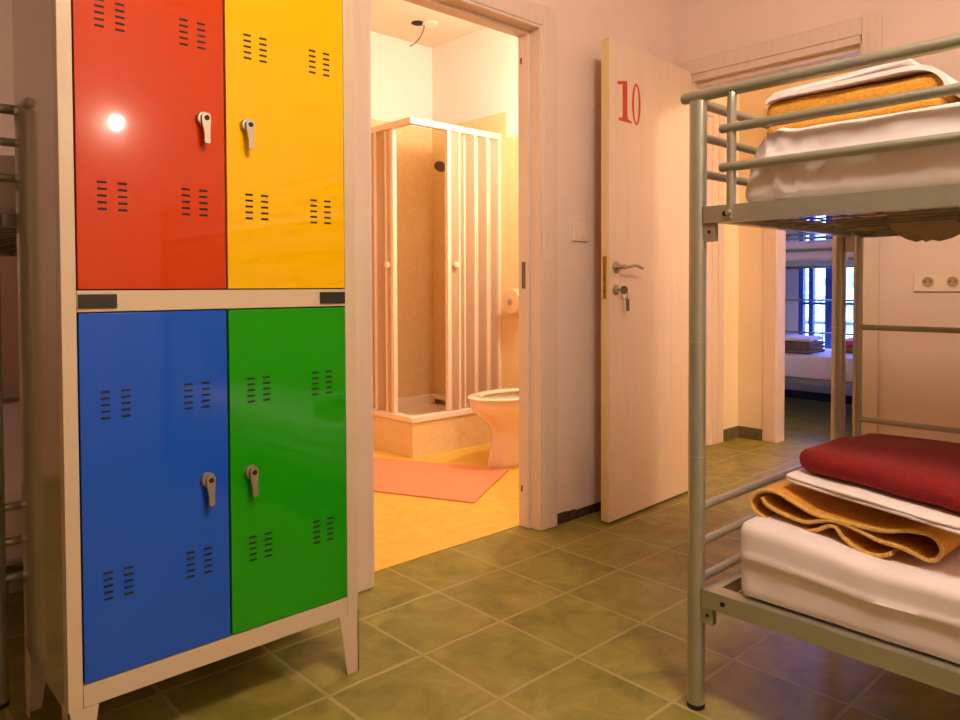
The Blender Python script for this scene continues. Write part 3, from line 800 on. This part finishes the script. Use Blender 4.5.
for yy in (2.86, 3.0): obj('seat_hinge', MB().tube([(3.245, yy - 0.02, .40), (3.245, yy + 0.02, .40)], 0.010, 10), M['steel'], tl)

pd = thing('paper_dispenser', 'round pale dispenser on the bathroom wall beside the door jamb', 'dispenser', (3.335, 3.222, 0.905))
obj('drum', MB().lathe([(0.078, 0), (0.080, 0.01), (0.080, 0.075), (0.074, 0.083), (0.02, 0.085)], (3.3375, 3.222, 0.905), (-1, 0, 0), 28), M['paper'], pd)
obj('spindle', MB().lathe([(0.02, 0.08), (0.02, 0.09), (0.012, 0.093)], (3.3375, 3.222, 0.905), (-1, 0, 0), 16), M['plastichole'], pd)

bm_c = [(2.274, 2.490), (2.808, 2.803), (2.39, 3.69), (1.86, 3.38)]
g = MB().hexa([(x, y, 0.0045) for x, y in bm_c] + [(x, y, 0.013) for x, y in bm_c], 0.003, 2)
tag(obj('bath_mat', g, M['mat'], None, loc=(2.33, 3.09, 0.0045)), 'salmon pink bath mat lying on the yellow bathroom floor', 'bath mat')

cw = thing('ceiling_outlet', 'bare ceiling lamp outlet with a dangling cable in the bathroom', 'ceiling outlet', (2.96, 3.76, CEIL))
obj('cover_plate', MB().lathe([(0.055, 0), (0.055, 0.004), (0.045, 0.012), (0.01, 0.013)], (3.022, 3.711, CEIL - 0.0002), (0, 0, -1), 24), M['plastic'], cw)
obj('hole_rim', MB().lathe([(0.042, 0), (0.044, 0.004), (0.03, 0.010), (0.01, 0.011)], (2.962, 3.756, CEIL - 0.0002), (0, 0, -1), 20), M['black'], cw)
obj('cable', MB().tube(crom([(2.990, 3.733, CEIL - 0.006), (2.992, 3.733, CEIL - 0.03), (2.975, 3.745, CEIL - 0.085), (2.945, 3.77, CEIL - 0.13), (2.92, 3.79, CEIL - 0.15)], 5), 0.004, 8), M['wire'], cw)

# ------------------------------------------------------------------ outside the far window
tr = thing('tree', 'pale green tree seen outside the far bedroom window', 'tree', (10.2, 3.3, -3.0))
obj('trunk', MB().tube([(10.2, 3.3, -3.0), (10.25, 3.35, -1.5), (10.2, 3.3, 0.0)], [0.16, 0.13, 0.08], 10), M['brown'], tr)
g = MB()
for i in range(420):
    a = random.uniform(0, 2 * PI); r = 1.5 * math.sqrt(random.random()); z = random.uniform(-1.6, 1.15)
    k = max(0.15, 1 - ((z + 0.3) / 1.7) ** 2) ** 0.5
    c_ = Vector((10.2 + r * k * math.cos(a), 3.3 + r * k * math.sin(a) * 1.3, z))
    d1 = Vector((random.uniform(-1, 1), random.uniform(-1, 1), random.uniform(-1, 1))).normalized() * 0.11
    d2 = d1.cross(Vector((random.uniform(-1, 1), random.uniform(-1, 1), random.uniform(-1, 1)))).normalized() * 0.07
    vs = [g.bm.verts.new(c_ + q) for q in (d1, d2, -d1, -d2)]
    g.bm.faces.new(vs)
obj('foliage', g, M['leafgreen'], tr, smooth=0)
br = thing('balcony_railing', 'thin metal balcony railing outside the far bedroom window', 'railing', (7.3, 2.3, 0))
g = MB().box((7.28, 0.6, 0.62), (7.32, 3.9, 0.65)).box((7.285, 0.6, 0.08), (7.315, 3.9, 0.10))
obj('rail', g, M['rail'], br)
g = MB()
for i in range(34): g.tube([(7.3, 0.62 + i * 0.0985, 0.0), (7.3, 0.62 + i * 0.0985, 0.62)], 0.006, 6)
obj('balusters', g, M['rail'], br)
struct('floor_balcony', MB().box((6.6, 0.4, -0.15), (7.4, 4.0, -0.02)), M['rail'])

# ------------------------------------------------------------------ light
def lamp(name, loc, power, col, r=0.1):
    l = bpy.data.lights.new(name, 'POINT'); l.energy = power; l.color = col; l.shadow_soft_size = r
    o = bpy.data.objects.new(name, l); COL.objects.link(o); o.location = loc
    return o
lamp('ceiling_lamp', (0.85, 0.0, 2.50), 84, (1.0, 0.91, 0.79), 0.18)
lamp('wall_lamp', (1.35, -1.20, 1.92), 7, (1.0, 0.90, 0.78), 0.025)
lamp('bathroom_lamp', (2.90, 2.52, 1.98), 40, (1.0, 0.93, 0.80), 0.08)
lamp('hall_lamp', (4.30, -0.3, 2.45), 80, (1.0, 0.86, 0.62), 0.10)
lamp('alcove_fill', (-1.2, 3.9, 2.2), 4, (1.0, 0.84, 0.80), 0.10)  # added fill light with no known fitting, brightens the alcove wall
W = bpy.data.worlds.new('sky'); S.world = W; W.use_nodes = True
bg = W.node_tree.nodes['Background']; bg.inputs[0].default_value = (0.17, 0.29, 1.0, 1); bg.inputs[1].default_value = 14.0

# ------------------------------------------------------------------ camera
cd = bpy.data.cameras.new('camera'); cam = bpy.data.objects.new('camera', cd); COL.objects.link(cam)
cd.sensor_fit = 'HORIZONTAL'; cd.sensor_width = 36.0; cd.lens = f_ * 36.0 / 960.0
cd.shift_x = 0.0; cd.shift_y = -(360 - cyp) / 960.0
m3 = Matrix((R2, U2, -FW)).transposed()
cam.matrix_world = Matrix.Translation(CAM) @ m3.to_4x4()
cd.clip_start = 0.02; cd.clip_end = 100
S.camera = cam
S.view_settings.view_transform = 'Standard'
S.view_settings.look = 'None'
S.view_settings.exposure = 0.12
S.view_settings.gamma = 1.0
S.view_settings.use_curve_mapping = False
S.cycles.max_bounces = 10
S.cycles.diffuse_bounces = 6
